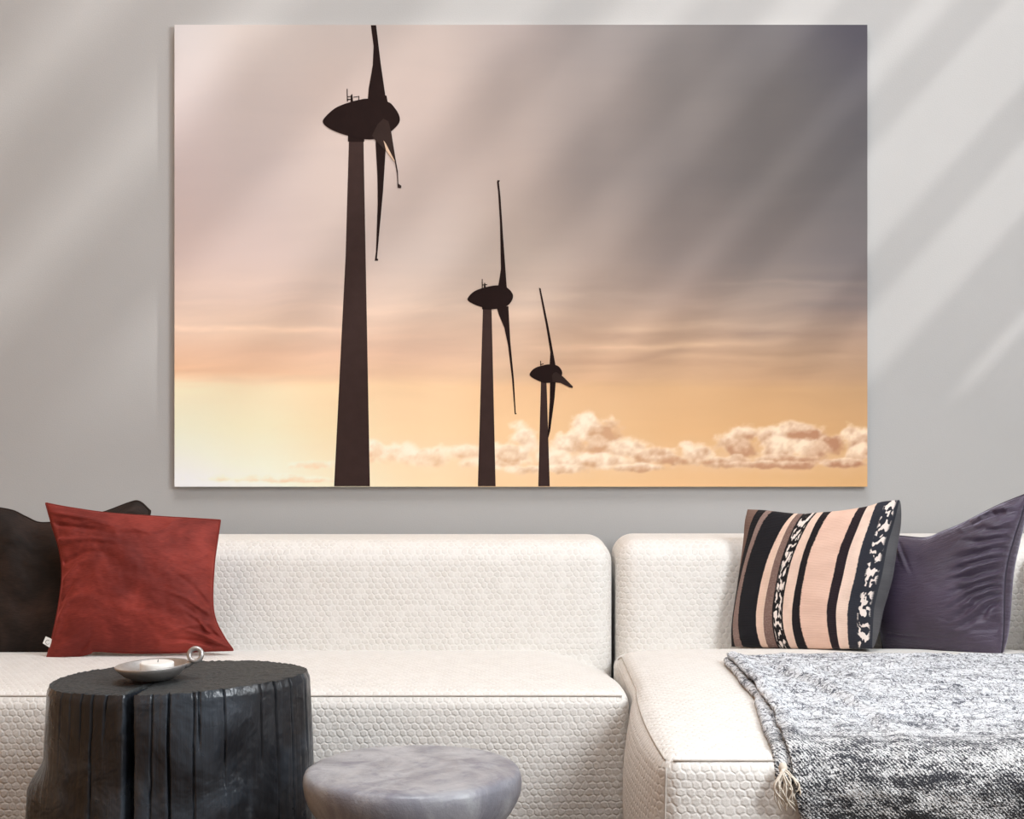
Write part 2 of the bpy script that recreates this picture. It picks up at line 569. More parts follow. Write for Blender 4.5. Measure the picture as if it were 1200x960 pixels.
# unseen right-hand wall; raked opening and boards shaped to cast the sun streaks
Z0, Z1, ZC = 2.02, 6.35, 1.12
ymin = lambda z: YW - 0.364 * (z - ZC)
YR = 4.24
struct('wall_right', join([
    box(XW, XW + 0.2, YF, YW, 0, Z0),
    box(XW, XW + 0.2, YF, YW, Z1, H),
    prism_x([(YF, Z0), (ymin(Z0), Z0), (ymin(Z1), Z1), (YF, Z1)], XW, XW + 0.2),
    box(XW, XW + 0.2, YR, YW, Z0, Z1)]), M_WALL)
win = obj('window_1', *join([
    prism_x([(ymin(Z0) - 0.04, Z0), (ymin(Z0), Z0), (ymin(Z1), Z1), (ymin(Z1) - 0.04, Z1)], XW - 0.02, XW),
    box(XW - 0.02, XW, YR, YR + 0.04, Z0, Z1)]), M_WHITE, smoothed=False)
win['kind'] = 'structure'
LIT = [(2.12, 2.20), (2.46, 2.70), (2.84, 3.17), (3.31, 3.45), (3.68, 3.90), (4.14, 4.41), (4.61, 5.01), (5.42, 5.66), (5.98, 6.28)]
za = Z0
for lo, hi in LIT + [(Z1, Z1)]:
    if lo - za > 0.02:
        v, f = prism_x([(ymin(za), za), (YR, za), (YR, lo), (ymin(lo), lo)], XW + 0.05, XW + 0.075)
        obj('streak_board', v, f, M_WHITE, parent=win, smoothed=False)
    za = hi
# unseen frame added around the side area light; the wall behind is closed
light_frame = obj('added_light_frame', *join([
    box(XW - 0.02, XW, 0.62, 0.68, 1.35, 3.05), box(XW - 0.02, XW, 2.02, 2.08, 1.35, 3.05),
    box(XW - 0.02, XW, 0.62, 2.08, 1.29, 1.35), box(XW - 0.02, XW, 0.62, 2.08, 3.0, 3.05)]), M_WHITE, smoothed=False)
light_frame['kind'] = 'structure'

# ------------------------------------------------------------------ canvas print
YC = 4.278
cx0, _, cz1 = P(204.5, 29, YC)
cx1, _, cz0 = P(1016.5, 570.5, YC)
canvas = empty('canvas_print', ((cx0 + cx1) / 2, YC, cz0),
               'wide canvas print of three wind turbines at sunset on the grey wall', 'wall art')

def paint_sky(px, py):
    """colour of the print (sRGB 0..255) at the picture's own coordinates"""
    cxs = [204, 300, 400, 500, 600, 700, 800, 900, 1016]
    rows = [
     (29, [(248,240,238),(226,213,206),(214,200,193),(208,192,184),(188,174,169),(162,153,150),(144,137,135),(122,117,118),(92,88,97)]),
     (100, [(238,225,222),(219,204,198),(222,203,194),(214,195,186),(186,171,164),(166,154,149),(138,130,127),(117,111,110),(104,100,104)]),
     (200, [(226,207,203),(220,203,198),(226,207,198),(212,193,184),(190,172,163),(158,146,141),(134,125,122),(120,113,111),(110,105,106)]),
     (300, [(232,208,200),(228,206,198),(224,204,194),(212,194,184),(200,181,168),(176,158,148),(150,136,130),(135,124,120),(122,114,114)]),
     (350, [(232,205,190),(230,203,188),(226,200,184),(216,192,176),(206,182,165),(188,164,148),(168,146,133),(156,138,127),(140,125,120)]),
     (385, [(238,206,184),(236,204,180),(228,196,174),(222,190,168),(214,182,158),(200,168,144),(184,154,131),(172,146,127),(162,136,119)]),
     (410, [(236,196,168),(234,194,166),(226,188,162),(220,184,160),(214,180,154),(206,170,142),(188,154,127),(177,145,119),(168,138,115)]),
     (436, [(234,190,156),(236,194,161),(232,194,162),(226,188,156),(218,182,150),(212,172,138),(200,162,128),(191,153,120),(182,147,116)]),
     (450, [(253,228,193),(250,222,186),(244,210,170),(236,200,160),(232,190,148),(222,180,138),(213,171,128),(204,162,120),(193,154,115)]),
     (500, [(254,238,212),(252,232,198),(246,218,178),(242,208,166),(238,198,152),(228,186,140),(222,177,129),(215,169,120),(206,161,114)]),
     (571, [(255,251,246),(255,247,232),(252,232,202),(248,217,178),(244,205,160),(236,195,147),(231,187,139),(226,181,131),(217,171,119)])]
    ry = np.array([r[0] for r in rows], float)
    tab = np.array([r[1] for r in rows], float)
    wob = 5.0 * fbm(px / 160.0, py / 40.0, 3.3)
    yy = np.clip(py + wob - (px - 204) * 0.008, 29, 571)
    # row interpolation, smooth across, then columns
    i = np.clip(np.searchsorted(ry, yy, 'right') - 1, 0, len(ry) - 2)
    fy = (yy - ry[i]) / (ry[i + 1] - ry[i])
    xs = np.array(cxs, float)
    j = np.clip(np.searchsorted(xs, px, 'right') - 1, 0, len(xs) - 2)
    fx = np.clip((px - xs[j]) / (xs[j + 1] - xs[j]), 0, 1)
    fx = fx * fx * (3 - 2 * fx)
    fx, fy = fx[..., None], fy[..., None]
    c = (tab[i, j] * (1 - fx) + tab[i, j + 1] * fx) * (1 - fy) + (tab[i + 1, j] * (1 - fx) + tab[i + 1, j + 1] * fx) * fy
    # thin horizontal cirrus
    st = fbm(px / 120.0, (py + px * 0.03 + 10 * fbm(px / 90.0, py / 60.0, 5.0, 2)) / 13.0, 1.0, 6)
    amp = 2.0 + 9.0 * smooth(300, 350, py) * (1 - smooth(440, 470, py))
    c = c + (st * amp)[..., None] * np.array((1.0, 0.85, 0.65))
    def line(x0, x1, y, slope, w, a):
        yl = y + slope * (px - x0) + 4.5 * fbm(px / 70.0, py * 0 + y, 9.0, 4)
        a = a * (0.75 + 0.5 * fbm(px / 35.0, py / 5.0, y, 3))
        m = smooth(x0 - 30, x0 + 30, px) * (1 - smooth(x1 - 90, x1 + 30, px))
        return (a * m * np.exp(-((py - yl) / w) ** 2))[..., None] * np.array((1.0, 0.9, 0.7))
    c = c + line(180, 420, 383, 0.01, 3.2, 20) + line(420, 610, 363, -0.03, 6, 12) + line(620, 900, 407, -0.01, 3.8, 22)
    c = c + line(720, 1040, 385, -0.012, 5.0, 12) + line(780, 1040, 418, 0.0, 6.0, 9) + line(840, 1040, 330, 0.01, 3.0, 9) + line(600, 800, 350, -0.02, 5, 8)
    c = c - line(700, 1040, 396, -0.01, 5, 10) - line(620, 900, 425, 0, 6, 10) - line(760, 1040, 412, 0.0, 4, 8)
    return c

def paint_clouds(px, py, c):
    edge = fbm(px / 16.0, py / 13.0, 2.0, 5)
    tex = fbm(px / 9.0, py / 8.0, 7.0, 4)
    hx = np.clip((px - 204) / 812.0, 0, 1)[..., None]
    bright = np.array((255, 246, 228)) * (1 - hx) + np.array((246, 220, 190)) * hx
    shade = np.array((250, 214, 170)) * (1 - hx) + np.array((178, 128, 98)) * hx
    def puff(cx, cy, rx, ry, lit, c, soft=0.5, strength=1.0):
        dx, dy = (px - cx) / rx, (py - cy) / ry
        d = np.sqrt(dx * dx + dy * dy) + edge * 0.5
        a = (1 - smooth(1.0 - soft, 1.0, d)) * strength
        s = np.clip(0.36 + lit - dy * 0.62 - dx * 0.16 + tex * 0.6 + 0.42 * smooth(0.5, 0.95, d), 0, 1)[..., None]
        col_ = shade * (1 - s) + bright * s
        return c * (1 - a[..., None]) + col_ * a[..., None]
    # thin haze the bank floats in
    hz = 0.55 * np.exp(-((py - 541 + 5 * edge) / 13.0) ** 2) * smooth(420, 560, px) * np.clip(0.7 + 0.6 * fbm(px / 60.0, py / 16.0, 6.0), 0, 1)
    c = c * (1 - hz[..., None]) + (bright * 0.7 + shade * 0.3) * hz[..., None]
    # pale low bank on the left
    for cx, cy, rx, ry in [(370, 545, 46, 7), (460, 530, 44, 15), (440, 526, 22, 13), (500, 536, 50, 13), (545, 528, 40, 11), (300, 560, 90, 6), (590, 542, 60, 9), (350, 562, 70, 5)]:
        c = puff(cx, cy, rx, ry, 0.32, c, 0.6, 0.85)
    # towering puffs
    for a in [(612, 512, 22, 20, .25), (600, 530, 34, 16, .22), (690, 502, 28, 23, .32), (707, 511, 24, 21, -.42), (700, 522, 20, 12, -.25), (668, 520, 26, 18, .25), (655, 538, 40, 14, .25),
              (735, 526, 30, 14, .2), (700, 541, 60, 11, .25), (765, 534, 34, 11, -.05), (790, 540, 36, 9, -.2), (815, 532, 26, 16, .2), (640, 549, 70, 7, .25), (745, 548, 60, 6, .1),
              (858, 518, 28, 20, .05), (880, 508, 20, 13, .22), (870, 526, 26, 16, -.35), (905, 512, 30, 16, .1), (940, 505, 34, 15, .12), (945, 511, 32, 14, -.5), (975, 520, 24, 15, -.3),
              (915, 526, 34, 17, .3), (950, 528, 30, 16, .22), (925, 540, 60, 9, -.3), (850, 541, 46, 9, -.12), (900, 545, 90, 6, -.1), (1004, 515, 22, 20, .2), (1012, 532, 26, 14, .22), (985, 543, 50, 7, -.15)]:
        c = puff(*a, c)
    return c

NX, NY = 540, 360
gx = np.linspace(cx0, cx1, NX)
gz = np.linspace(cz0, cz1, NY)
GX, GZ = np.meshgrid(gx, gz, indexing='ij')
PX = 600 + GX / YC * F
PY = 480 + (CAM[2] - GZ) / YC * F
rgb = paint_clouds(PX, PY, paint_sky(PX, PY))
rgb = np.clip(rgb, 0, 255) / 255.0
lin = np.where(rgb <= 0.04045, rgb / 12.92, ((rgb + 0.055) / 1.055) ** 2.4)
lin = np.clip(lin * (0.76 + 0.24 * smooth(250, 480, PY) + 0.07 * smooth(380, 470, PY) * (1 - smooth(450, 780, PX)))[..., None], 0, 0.94)  # print brightened toward the bottom and lower left to offset dimmer light there
cols = np.concatenate([lin, np.ones(lin.shape[:2] + (1,))], axis=2).reshape(-1, 4)
def m_print():
    t = NT('printed_canvas')
    a = t.n('ShaderNodeVertexColor', layer_name='print')
    t.set(base=a.outputs['Color'], rough=0.75, spec=0.15, normal=t.bump(t.noise(t.coords('Object'), 700, 2), 0.0006, 0.15))
    return t.m
verts = np.stack([GX, np.full_like(GX, YC), GZ], axis=2).reshape(-1, 3)
obj('printed_sky', verts, grid_faces(NX, NY), m_print(), parent=canvas, colors=cols, smoothed=False,
    label='sunset sky with grey haze and glowing cumulus clouds')
v, f = box(cx0, cx1, YC + 0.0004, YW - 0.002, cz0, cz1)
obj('stretcher_frame', v, [q for k, q in enumerate(f) if k != 2], plain('canvas_side', (0.50, 0.46, 0.42), 0.8), parent=canvas, smoothed=False)

M_T1 = plain('print_dark_brown', (0.016, 0.008, 0.007), 0.9)
M_T2 = plain('print_brown', (0.042, 0.024, 0.021), 0.9)
M_T3 = plain('print_warm_brown', (0.032, 0.019, 0.016), 0.9)
M_GLINT = plain('print_glint', (0.60, 0.42, 0.30), 0.75)
_lay = [0]
def flat(name, pts, m, parent, depth=1):
    y = YC - 0.0004 * depth
    v = [P(a, b, y) for a, b in pts]
    me_v = np.array(v)
    # keep the winding facing the room
    area = sum(v[i][0] * v[(i + 1) % len(v)][2] - v[(i + 1) % len(v)][0] * v[i][2] for i in range(len(v)))
    idx = list(range(len(v)))
    if area < 0:
        idx = idx[::-1]
    return obj(name, me_v, [idx], m, parent=parent, smoothed=False)
def spline(pts, n=5):
    out = []
    m = len(pts)
    for i in range(m):
        p0, p1, p2, p3 = (np.array(pts[(i + k) % m], float) for k in (-1, 0, 1, 2))
        for s in range(n):
            t = s / n
            out.append(tuple(0.5 * (2 * p1 + (p2 - p0) * t + (2 * p0 - 5 * p1 + 4 * p2 - p3) * t * t + (3 * p1 - p0 - 3 * p2 + p3) * t ** 3)))
    return out
def turbine(label, tower, nacelle, blades, masts, collar=None, near=None):
    root = flat('printed_turbine', tower, M_T2, canvas, 1)
    root['label'] = label
    flat('nacelle', spline(nacelle), M_T1, root, 3)
    if collar:
        flat('tower_collar', collar, M_T1, root, 2)
    for b in blades:
        flat('blade', b, M_T1, root, 2)
    if near:
        flat('blade', near, M_T3, root, 4)
    for m_ in masts:
        flat('weather_mast', m_, M_T1, root, 2)
    return root
t1 = turbine('largest printed turbine with its top blade cut by the canvas edge',
    [(409, 163), (426, 163), (428.5, 300), (433.5, 570), (391.5, 570), (405, 300)],
    [(378.3, 142.4), (383, 135), (394, 126), (409, 120), (420.7, 117), (431.6, 115.7), (454, 119), (463, 127), (468, 136), (467.7, 144), (459.7, 153), (450, 160), (439, 163), (426, 163), (408, 159), (394, 154.5), (383, 148.7)],
    [[(434.6, 29.5), (440.8, 29.5), (446, 73), (451.6, 112), (453, 112), (454.5, 121), (431, 118), (432, 104), (436.9, 76), (437.8, 54)],
     [(440, 160), (452, 165), (452, 175), (449, 223), (444.7, 270), (441.8, 303), (443.3, 303.6), (443, 305.6), (439.2, 305.6), (440.6, 295), (442.6, 239), (442.3, 207), (440.6, 176)]],
    [[(406.3, 104), (407.3, 104), (407.8, 119), (406.6, 119)], [(411, 111.5), (412.8, 110), (414, 121), (410.8, 121)], [(406.5, 116), (413, 116), (413, 117.2), (406.5, 117.2)],
     [(406.5, 113), (411, 112.6), (411, 113.6), (406.5, 114)], [(420, 112.5), (421, 112.5), (421, 118), (420, 118)], [(414, 113.6), (421, 112.4), (421, 113.2), (414, 114.4)]],
    collar=[(407.8, 158), (427, 158), (427, 166), (407.8, 166)],
    near=[(435.8, 159), (442.5, 145.6), (449.3, 139), (455, 142), (458.5, 154.5), (463, 183), (466.3, 201), (466.8, 215.2), (470.4, 217.8), (470, 220.4), (466, 220.4), (465.2, 203), (462.5, 189), (455.5, 179.5), (449, 163.8),
          (452, 177), (441, 165.6)])
flat('glint', [(449.4, 164.6), (452, 168), (462.6, 188.6), (462, 189.4), (452.5, 176.5)], M_GLINT, t1, 5)
turbine('middle printed turbine, slim tower with two blades showing',
    [(566, 358), (576, 358), (580.8, 570), (560, 570)],
    [(547.8, 350.6), (555, 342), (567.5, 337), (583, 334.4), (594, 337), (601, 345), (599.4, 353), (592.5, 359.4), (577, 362.5), (564.4, 360), (553.4, 355.6)],
    [[(582.5, 213), (583, 211.2), (585.6, 211.4), (585.4, 213), (584.6, 213), (586.6, 231), (589.6, 278), (594, 338), (583.4, 338), (587, 315.6), (586, 262), (583.8, 225)],
     [(581.6, 359), (595.8, 359), (598, 400), (602.2, 443.8), (604.4, 484), (605.4, 484.4), (605, 485.6), (603.2, 485.4), (600, 443.8), (595.6, 406), (591, 384), (584.7, 369)]],
    [[(564.6, 327), (565.6, 327), (565.8, 338), (564.6, 338)], [(567.5, 331.5), (568.5, 331.5), (569.5, 338), (566.5, 338)], [(564.6, 333.6), (571, 333), (571, 334), (564.6, 334.6)]],
    collar=[(565, 357), (577, 357), (577, 362.6), (565, 362.6)])
turbine('smallest printed turbine with one blade pointing to the right',
    [(634, 445), (640.4, 445), (644.3, 570), (630.8, 570)],
    [(620.6, 439.4), (625.8, 432), (636, 428.3), (644.6, 427), (654, 429), (658.8, 436), (657, 442.5), (649.8, 447.7), (638.3, 448.6), (628, 445)],
    [[(631.6, 337.3), (633.6, 338), (643, 384), (647.9, 411), (651.2, 429), (644, 429), (645, 413), (640.4, 384)],
     [(644.6, 446), (651.4, 446), (649.8, 467.5), (644.8, 505), (642.4, 514), (641.8, 512), (644.2, 471.7)]],
    [[(633, 423), (634, 423), (634.4, 430), (633.4, 430)], [(633, 427), (637, 426), (637, 427), (633, 428)]],
    near=[(646.7, 440.4), (649, 437), (652, 436), (660, 441.5), (671.4, 453), (671, 454.8), (667.5, 454), (657, 448.8), (647.7, 447.7)])

# ------------------------------------------------------------------ sofa
SEAT_L = 0.418
def mod_deform(x0, x1, y0, y1, z0, z1, crown=0.0, bulge_l=0.0, bulge_r=0.0, bulge_f=0.0):
    def d(V):
        V = V.copy()
        u = np.clip((V[:, 0] - x0) / (x1 - x0), 0, 1); w = np.clip((V[:, 1] - y0) / (y1 - y0), 0, 1); h = np.clip((V[:, 2] - z0) / (z1 - z0), 0, 1)
        ex = 1 - np.abs(2 * u - 1) ** 10
        cu = 4 * w * (1 - w)
        V[:, 2] += crown * ex * cu ** 0.8 * smooth(0.5, 1, h)
        V[:, 0] -= bulge_l * (1 - u) ** 6 * np.clip(np.sin(math.pi * np.clip((V[:, 1] - y0) / min(y1 - y0, 0.66), 0, 1)), 0, 1) ** 0.7 * (4 * h * (1 - h)) ** 0.5
        V[:, 0] += bulge_r * u ** 6 * (4 * w * (1 - w)) ** 0.7 * (4 * h * (1 - h)) ** 0.5
        V[:, 1] -= bulge_f * (1 - w) ** 6 * (1 - np.abs(2 * u - 1) ** 6) * (4 * h * (1 - h)) ** 0.5
        return V
    return d
sofa = empty('sofa_module', (-0.85, 3.8, 0), 'long cream quilted sofa module behind the black stump table', 'sofa', 'cream modular sofa')
a = (-1.72, 0.268, 3.325, 4.02, 0.06, SEAT_L)
_sd = mod_deform(*a, crown=0.014, bulge_f=0.02)
def SOD(V):
    V = _sd(np.asarray(V, float))
    # the seat's end slopes away in a wide curve, its back dips under the backrest
    V[:, 2] -= 0.055 * smooth(0.03, 0.268, V[:, 0]) ** 2 * smooth(0.2, 0.4, V[:, 2]) * smooth(3.36, 3.95, V[:, 1])
    V[:, 2] -= 0.014 * smooth(3.75, 3.97, V[:, 1]) * smooth(0.2, 0.4, V[:, 2])
    return V
RS = 0.034
V, Fc = rbox(*a, RS, deform=SOD)
o = obj('seat', V, Fc, M_SOFA, parent=sofa); box_uv(o)
a = (-1.72, 0.273, 3.97, 4.255, 0.10, 0.704)
V, Fc = rbox(*a, 0.062, deform=mod_deform(*a, bulge_f=0.015))
o = obj('backrest', V, Fc, M_SOFA, parent=sofa); box_uv(o)
def seam(parent, pts, r=0.0022, m=None):
    v, f = tube(pts, r, 6)
    return obj('seam', v, f, m or M_SEAM, parent=parent)
c45 = RS * (1 - math.sqrt(0.5))
seam(sofa, [tuple(p) for p in SOD(np.array([(x, 3.325 + c45 - 0.0012, SEAT_L - c45 + 0.0012) for x in np.linspace(-1.68, 0.25, 60)]))])
for x, y in ((-1.62, 3.42), (0.17, 3.42), (-1.62, 4.15), (0.17, 4.15)):
    v, f = lathe([(0.0, 0.0), (0.022, 0.0), (0.026, 0.06), (0.026, 0.102), (0.0, 0.102)], 16, (x, y, 0))
    obj('foot', v, f, M_FOOT, parent=sofa)

CH_TOP = 0.424
chaise = empty('chaise_module', (0.95, 3.4, 0), 'cream quilted chaise module with throw and two cushions, at the right', 'sofa', 'cream modular sofa')
CA = (0.276, 1.40, 2.685, 4.02, 0.06, CH_TOP)
_cd = mod_deform(*CA, crown=0.028, bulge_l=0.045, bulge_f=0.02)
def CHD(V):
    V = _cd(np.asarray(V, float))
    V[:, 2] -= 0.030 * smooth(3.78, 3.98, V[:, 1]) * smooth(0.2, 0.4, V[:, 2])
    return V
V, Fc = rbox(*CA, RS, deform=CHD)
o = obj('seat', V, Fc, M_SOFA, parent=chaise); box_uv(o)
def chaise_top(x, y):
    """height of the chaise surface, and of its rounded front edge"""
    x = np.asarray(x, float); y = np.asarray(y, float)
    u = np.clip((x - CA[0]) / (CA[1] - CA[0]), 0, 1); w = np.clip((y - CA[2]) / (CA[3] - CA[2]), 0, 1)
    return CH_TOP + 0.028 * (1 - np.abs(2 * u - 1) ** 10) * (4 * w * (1 - w)) ** 0.8
a = (0.284, 1.66, 3.97, 4.255, 0.10, 0.706)
V, Fc = rbox(*a, 0.062, deform=mod_deform(*a, bulge_f=0.012))
o = obj('backrest', V, Fc, M_SOFA, parent=chaise); box_uv(o)
a = (1.372, 1.66, 3.05, 3.99, 0.08, 0.69)
V, Fc = rbox(*a, 0.062, deform=mod_deform(*a, bulge_l=0.01))
o = obj('armrest', V, Fc, M_SOFA, parent=chaise); box_uv(o)
def on_chaise(pts):
    q = CHD(np.array(pts, float))
    return [tuple(p) for p in q]
lx, fy, tz = CA[0] + c45 - 0.001, CA[2] + c45 - 0.001, CH_TOP - c45 + 0.001
seam(chaise, on_chaise([(x, fy, tz) for x in np.linspace(lx + 0.012, 1.36, 30)]))
seam(chaise, on_chaise([(lx, y, tz) for y in np.linspace(3.94, fy + 0.012, 40)]))
seam(chaise, on_chaise([(lx, fy, z) for z in np.linspace(0.12, tz - 0.012, 20)]))
for x, y in ((0.36, 2.8), (1.55, 3.15), (0.36, 4.15), (1.55, 4.15), (1.3, 2.8)):
    v, f = lathe([(0.0, 0.0), (0.022, 0.0), (0.026, 0.06), (0.026, 0.104), (0.0, 0.104)], 16, (x, y, 0))
    obj('foot', v, f, M_FOOT, parent=chaise)

# ------------------------------------------------------------------ cushions
def plane_hit(px, py, pl):
    """camera ray through a pixel of the photograph onto the cushion's mid plane  Y = y0 + ky*(z-z0) + kx*(x-x0)"""
    x0, y0, z0, kx, ky = pl
    rx, rz = (px - 600) / F, -(py - 480) / F
    t = (y0 + ky * (CAM[2] - z0) - kx * x0) / (1 - ky * rz - kx * rx)
    return np.array((rx * t, t, CAM[2] + rz * t))
def curve(pts, n, pl):
    q = np.array([plane_hit(a, b, pl) for a, b in pts])
    # densify with Catmull-Rom then resample by length
    qq = np.vstack([2 * q[0] - q[1], q, 2 * q[-1] - q[-2]])
    d = []
    for i in range(1, len(qq) - 2):
        p0, p1, p2, p3 = qq[i - 1:i + 3]
        for s in range(12):
            t = s / 12
            d.append(0.5 * (2 * p1 + (p2 - p0) * t + (2 * p0 - 5 * p1 + 4 * p2 - p3) * t * t + (3 * p1 - p0 - 3 * p2 + p3) * t ** 3))
    d.append(q[-1])
    d = np.array(d)
    L = np.concatenate([[0], np.cumsum(np.linalg.norm(np.diff(d, axis=0), axis=1))])
    s = np.linspace(0, L[-1], n)
    return np.stack([np.interp(s, L, d[:, k]) for k in range(3)], axis=1)
def cushion_surface(top, right, bottom, left, pl, Tf, Tb, relief=None, n=110, pw=0.5, bshift=(0, 0, 0)):
    """top/bottom left->right, left/right bottom->top; returns front verts, back verts, U, V"""
    t, b, l, r = curve(top, n, pl), curve(bottom, n, pl), curve(left, n, pl), curve(right, n, pl)
    s = 0.5 - 0.5 * np.cos(np.linspace(0, math.pi, n))          # denser at the edges
    s = 0.35 * s + 0.65 * np.linspace(0, 1, n)
    u = s[:, None]; w = s[None, :]
    ip = lambda c: np.stack([np.interp(s, np.linspace(0, 1, n), c[:, k]) for k in range(3)], axis=1)
    t, b, l, r = ip(t), ip(b), ip(l), ip(r)
    U, W = np.broadcast_arrays(u, w)
    U3, W3 = U[..., None], W[..., None]
    S = (1 - W3) * b[:, None] + W3 * t[:, None] + (1 - U3) * l[None] + U3 * r[None] \
        - ((1 - U3) * (1 - W3) * b[0] + U3 * (1 - W3) * b[-1] + (1 - U3) * W3 * t[0] + U3 * W3 * t[-1])
    x0, y0, z0, kx, ky = pl
    nrm = np.array((kx, -1.0, ky)); nrm /= np.linalg.norm(nrm)
    prof = ((4 * U * (1 - U)) * (4 * W * (1 - W)))
    h = np.clip(prof, 0, 1) ** pw
    rel = relief(U, W) if relief else 0
    fade = np.clip(prof * 11, 0, 1)
    front = S + nrm * (Tf * h + rel * fade)[..., None]
    back = S - nrm * (Tb * h)[..., None] + np.array(bshift) * h[..., None]
    return front, back, U, W
def crease(U, W, pts, width, amp):
    """ridge (amp>0) or valley (amp<0) along a polyline in uv"""
    best = np.full(U.shape, 9.0)
    frac = np.zeros(U.shape)
    m = len(pts) - 1
    for k, ((a, b), (c, d)) in enumerate(zip(pts[:-1], pts[1:])):
        vx, vy = c - a, d - b
        t = np.clip(((U - a) * vx + (W - b) * vy) / (vx * vx + vy * vy), 0, 1)
        dist = np.hypot(U - a - t * vx, W - b - t * vy)
        frac = np.where(dist < best, (k + t) / m, frac)
        best = np.minimum(best, dist)
    return amp * (1 - frac ** 1.5 * 0.9) * np.exp(-(best / width) ** 2)
def build_cushion(root, front, back, U, W, mf, mb, uvf=None):
    n = front.shape[0]
    sc_ = 0.45
    uv = uvf if uvf is not None else np.stack([U * sc_, W * sc_], axis=2)
    a = obj('front_cover', front.reshape(-1, 3), grid_faces(n, n), mf, parent=root, uv=uv.reshape(-1, 2))
    b = obj('back_cover', back.reshape(-1, 3), grid_faces(n, n, flip=True), mb, parent=root, uv=np.stack([U * sc_, W * sc_], axis=2).reshape(-1, 2))
    return a, b
def rim(front):
    return np.vstack([front[:, 0], front[-1, 1:], front[::-1, -1][1:], front[0, ::-1][1:-1]])

# dark brown velvet cushion, mostly hidden
pl = (-1.2, 3.875, 0.42, 0.0, 0.22)
def rel_brown(U, W):
    r = 0.014 * fbm(U * 4, W * 3, 1.0)
    r = r + crease(U, W, [(0.98, 0.98), (0.86, 0.9), (0.78, 0.9)], 0.03, 0.010) + crease(U, W, [(0.95, 0.86), (0.84, 0.8)], 0.03, -0.010)
    r = r + crease(U, W, [(0.12, 0.02), (0.22, 0.12), (0.3, 0.1)], 0.03, 0.008)
    return r
fr, bk, U, W = cushion_surface(
    top=[(-70, 601), (-20, 595), (12, 598), (30, 606), (48, 613), (80, 610), (120, 601), (150, 590), (163, 588), (176, 599)],
    right=[(150, 764), (158, 720), (165, 660), (172, 620), (176, 599)],
    bottom=[(-70, 768), (0, 769), (60, 767), (150, 764)],
    left=[(-70, 768), (-62, 720), (-60, 650), (-70, 601)], pl=pl, Tf=0.055, Tb=0.06, relief=rel_brown, pw=0.55)
root = empty('cushion', (-1.2, 3.87, 0.43), 'dark brown velvet cushion tucked behind the rust red one', 'cushion', 'cushions on the sofa')
build_cushion(root, fr, bk, U, W, M_BROWN, M_BROWN)
v, f = tube(rim(fr), 0.003, 6, closed=True); obj('edge_seam', v, f, M_BROWN, parent=root)

# rust red velvet cushion
pl = (-1.0, 3.735, 0.43, 0.05, 0.30)
def rel_red(U, W):
    r = 0.009 * fbm(U * 4, W * 3, 4.0) + 0.003 * fbm(U * 7, W * 16, 8.0)
    for k, (y, x1, dy) in enumerate([(0.92, 0.42, -0.02), (0.84, 0.40, -0.02), (0.76, 0.42, 0.02), (0.66, 0.36, 0.06), (0.58, 0.26, 0.10), (0.46, 0.2, 0.1), (0.34, 0.16, 0.09)]):
        r = r + crease(U, W, [(0.03, y - dy), (x1 * 0.5, y + 0.01), (x1, y + dy * 0.4)], 0.018, 0.010 if k % 2 == 0 else -0.008)
    # gathers at the lower right corner
    for a, b, c, d, am in [(0.98, 0.03, 0.80, 0.16, 0.009), (0.99, 0.08, 0.84, 0.27, -0.004), (0.93, 0.16, 0.86, 0.30, 0.008), (0.97, 0.02, 0.70, 0.10, -0.006), (0.88, 0.02, 0.66, 0.05, 0.005),
                           (0.97, 0.3, 0.72, 0.44, 0.004), (0.98, 0.36, 0.78, 0.56, -0.003), (0.92, 0.22, 0.8, 0.36, -0.004)]:
        r = r + crease(U, W, [(a, b), ((a + c) / 2 + 0.01, (b + d) / 2 + 0.02), (c, d)], 0.015, am * 2.0)
    # gathers at the lower left corner
    for a, b, c, d, am in [(0.02, 0.03, 0.20, 0.10, 0.008), (0.16, 0.0, 0.25, 0.10, -0.012), (0.02, 0.12, 0.14, 0.3, -0.005), (0.05, 0.06, 0.24, 0.2, 0.005)]:
        r = r + crease(U, W, [(a, b), (c, d)], 0.02, am)
    r = r + crease(U, W, [(0.68, 0.99), (0.72, 0.93)], 0.025, 0.004)
    em = np.clip(1 - np.minimum(np.minimum(U, 1 - U), np.minimum(W, 1 - W)) * 2.6, 0, 1)
    rid = np.clip(1 - 2.6 * np.abs(fbm(U * 2.2 + W * 1.6, W * 6.0 - U * 3.0, 12.0, 2)), 0, 1) ** 2
    r = r + 0.007 * em * rid
    return r
fr, bk, U, W = cushion_surface(
    top=[(54, 590), (80, 595), (130, 602), (190, 606), (225, 608), (258, 610)],
    right=[(273, 762), (262, 746), (252, 725), (249, 700), (251, 660), (255, 630), (258, 610)],
    bottom=[(55, 772), (80, 771), (104, 766), (112, 763), (150, 765), (200, 765), (240, 763), (273, 762)],
    left=[(55, 772), (62, 745), (69, 710), (73, 675), (70, 645), (61, 615), (54, 590)], pl=pl, Tf=0.062, Tb=0.045, relief=rel_red, n=150, pw=0.48)
root = empty('cushion', (-0.98, 3.74, 0.43), 'rust red velvet cushion with a small white side tag', 'cushion', 'cushions on the sofa')
build_cushion(root, fr, bk, U, W, M_RED, M_RED)
v, f = tube(rim(fr), 0.0028, 6, closed=True); obj('edge_seam', v, f, M_RED, parent=root)
tp = [plane_hit(a, b, (-1.0, 3.732, 0.43, 0.05, 0.30)) for a, b in ((53.5, 746), (61.5, 749.5), (58, 759), (50, 754))]
tagv = [tuple(p) for p in tp] + [tuple(p + np.array((0, 0.0015, 0))) for p in tp]
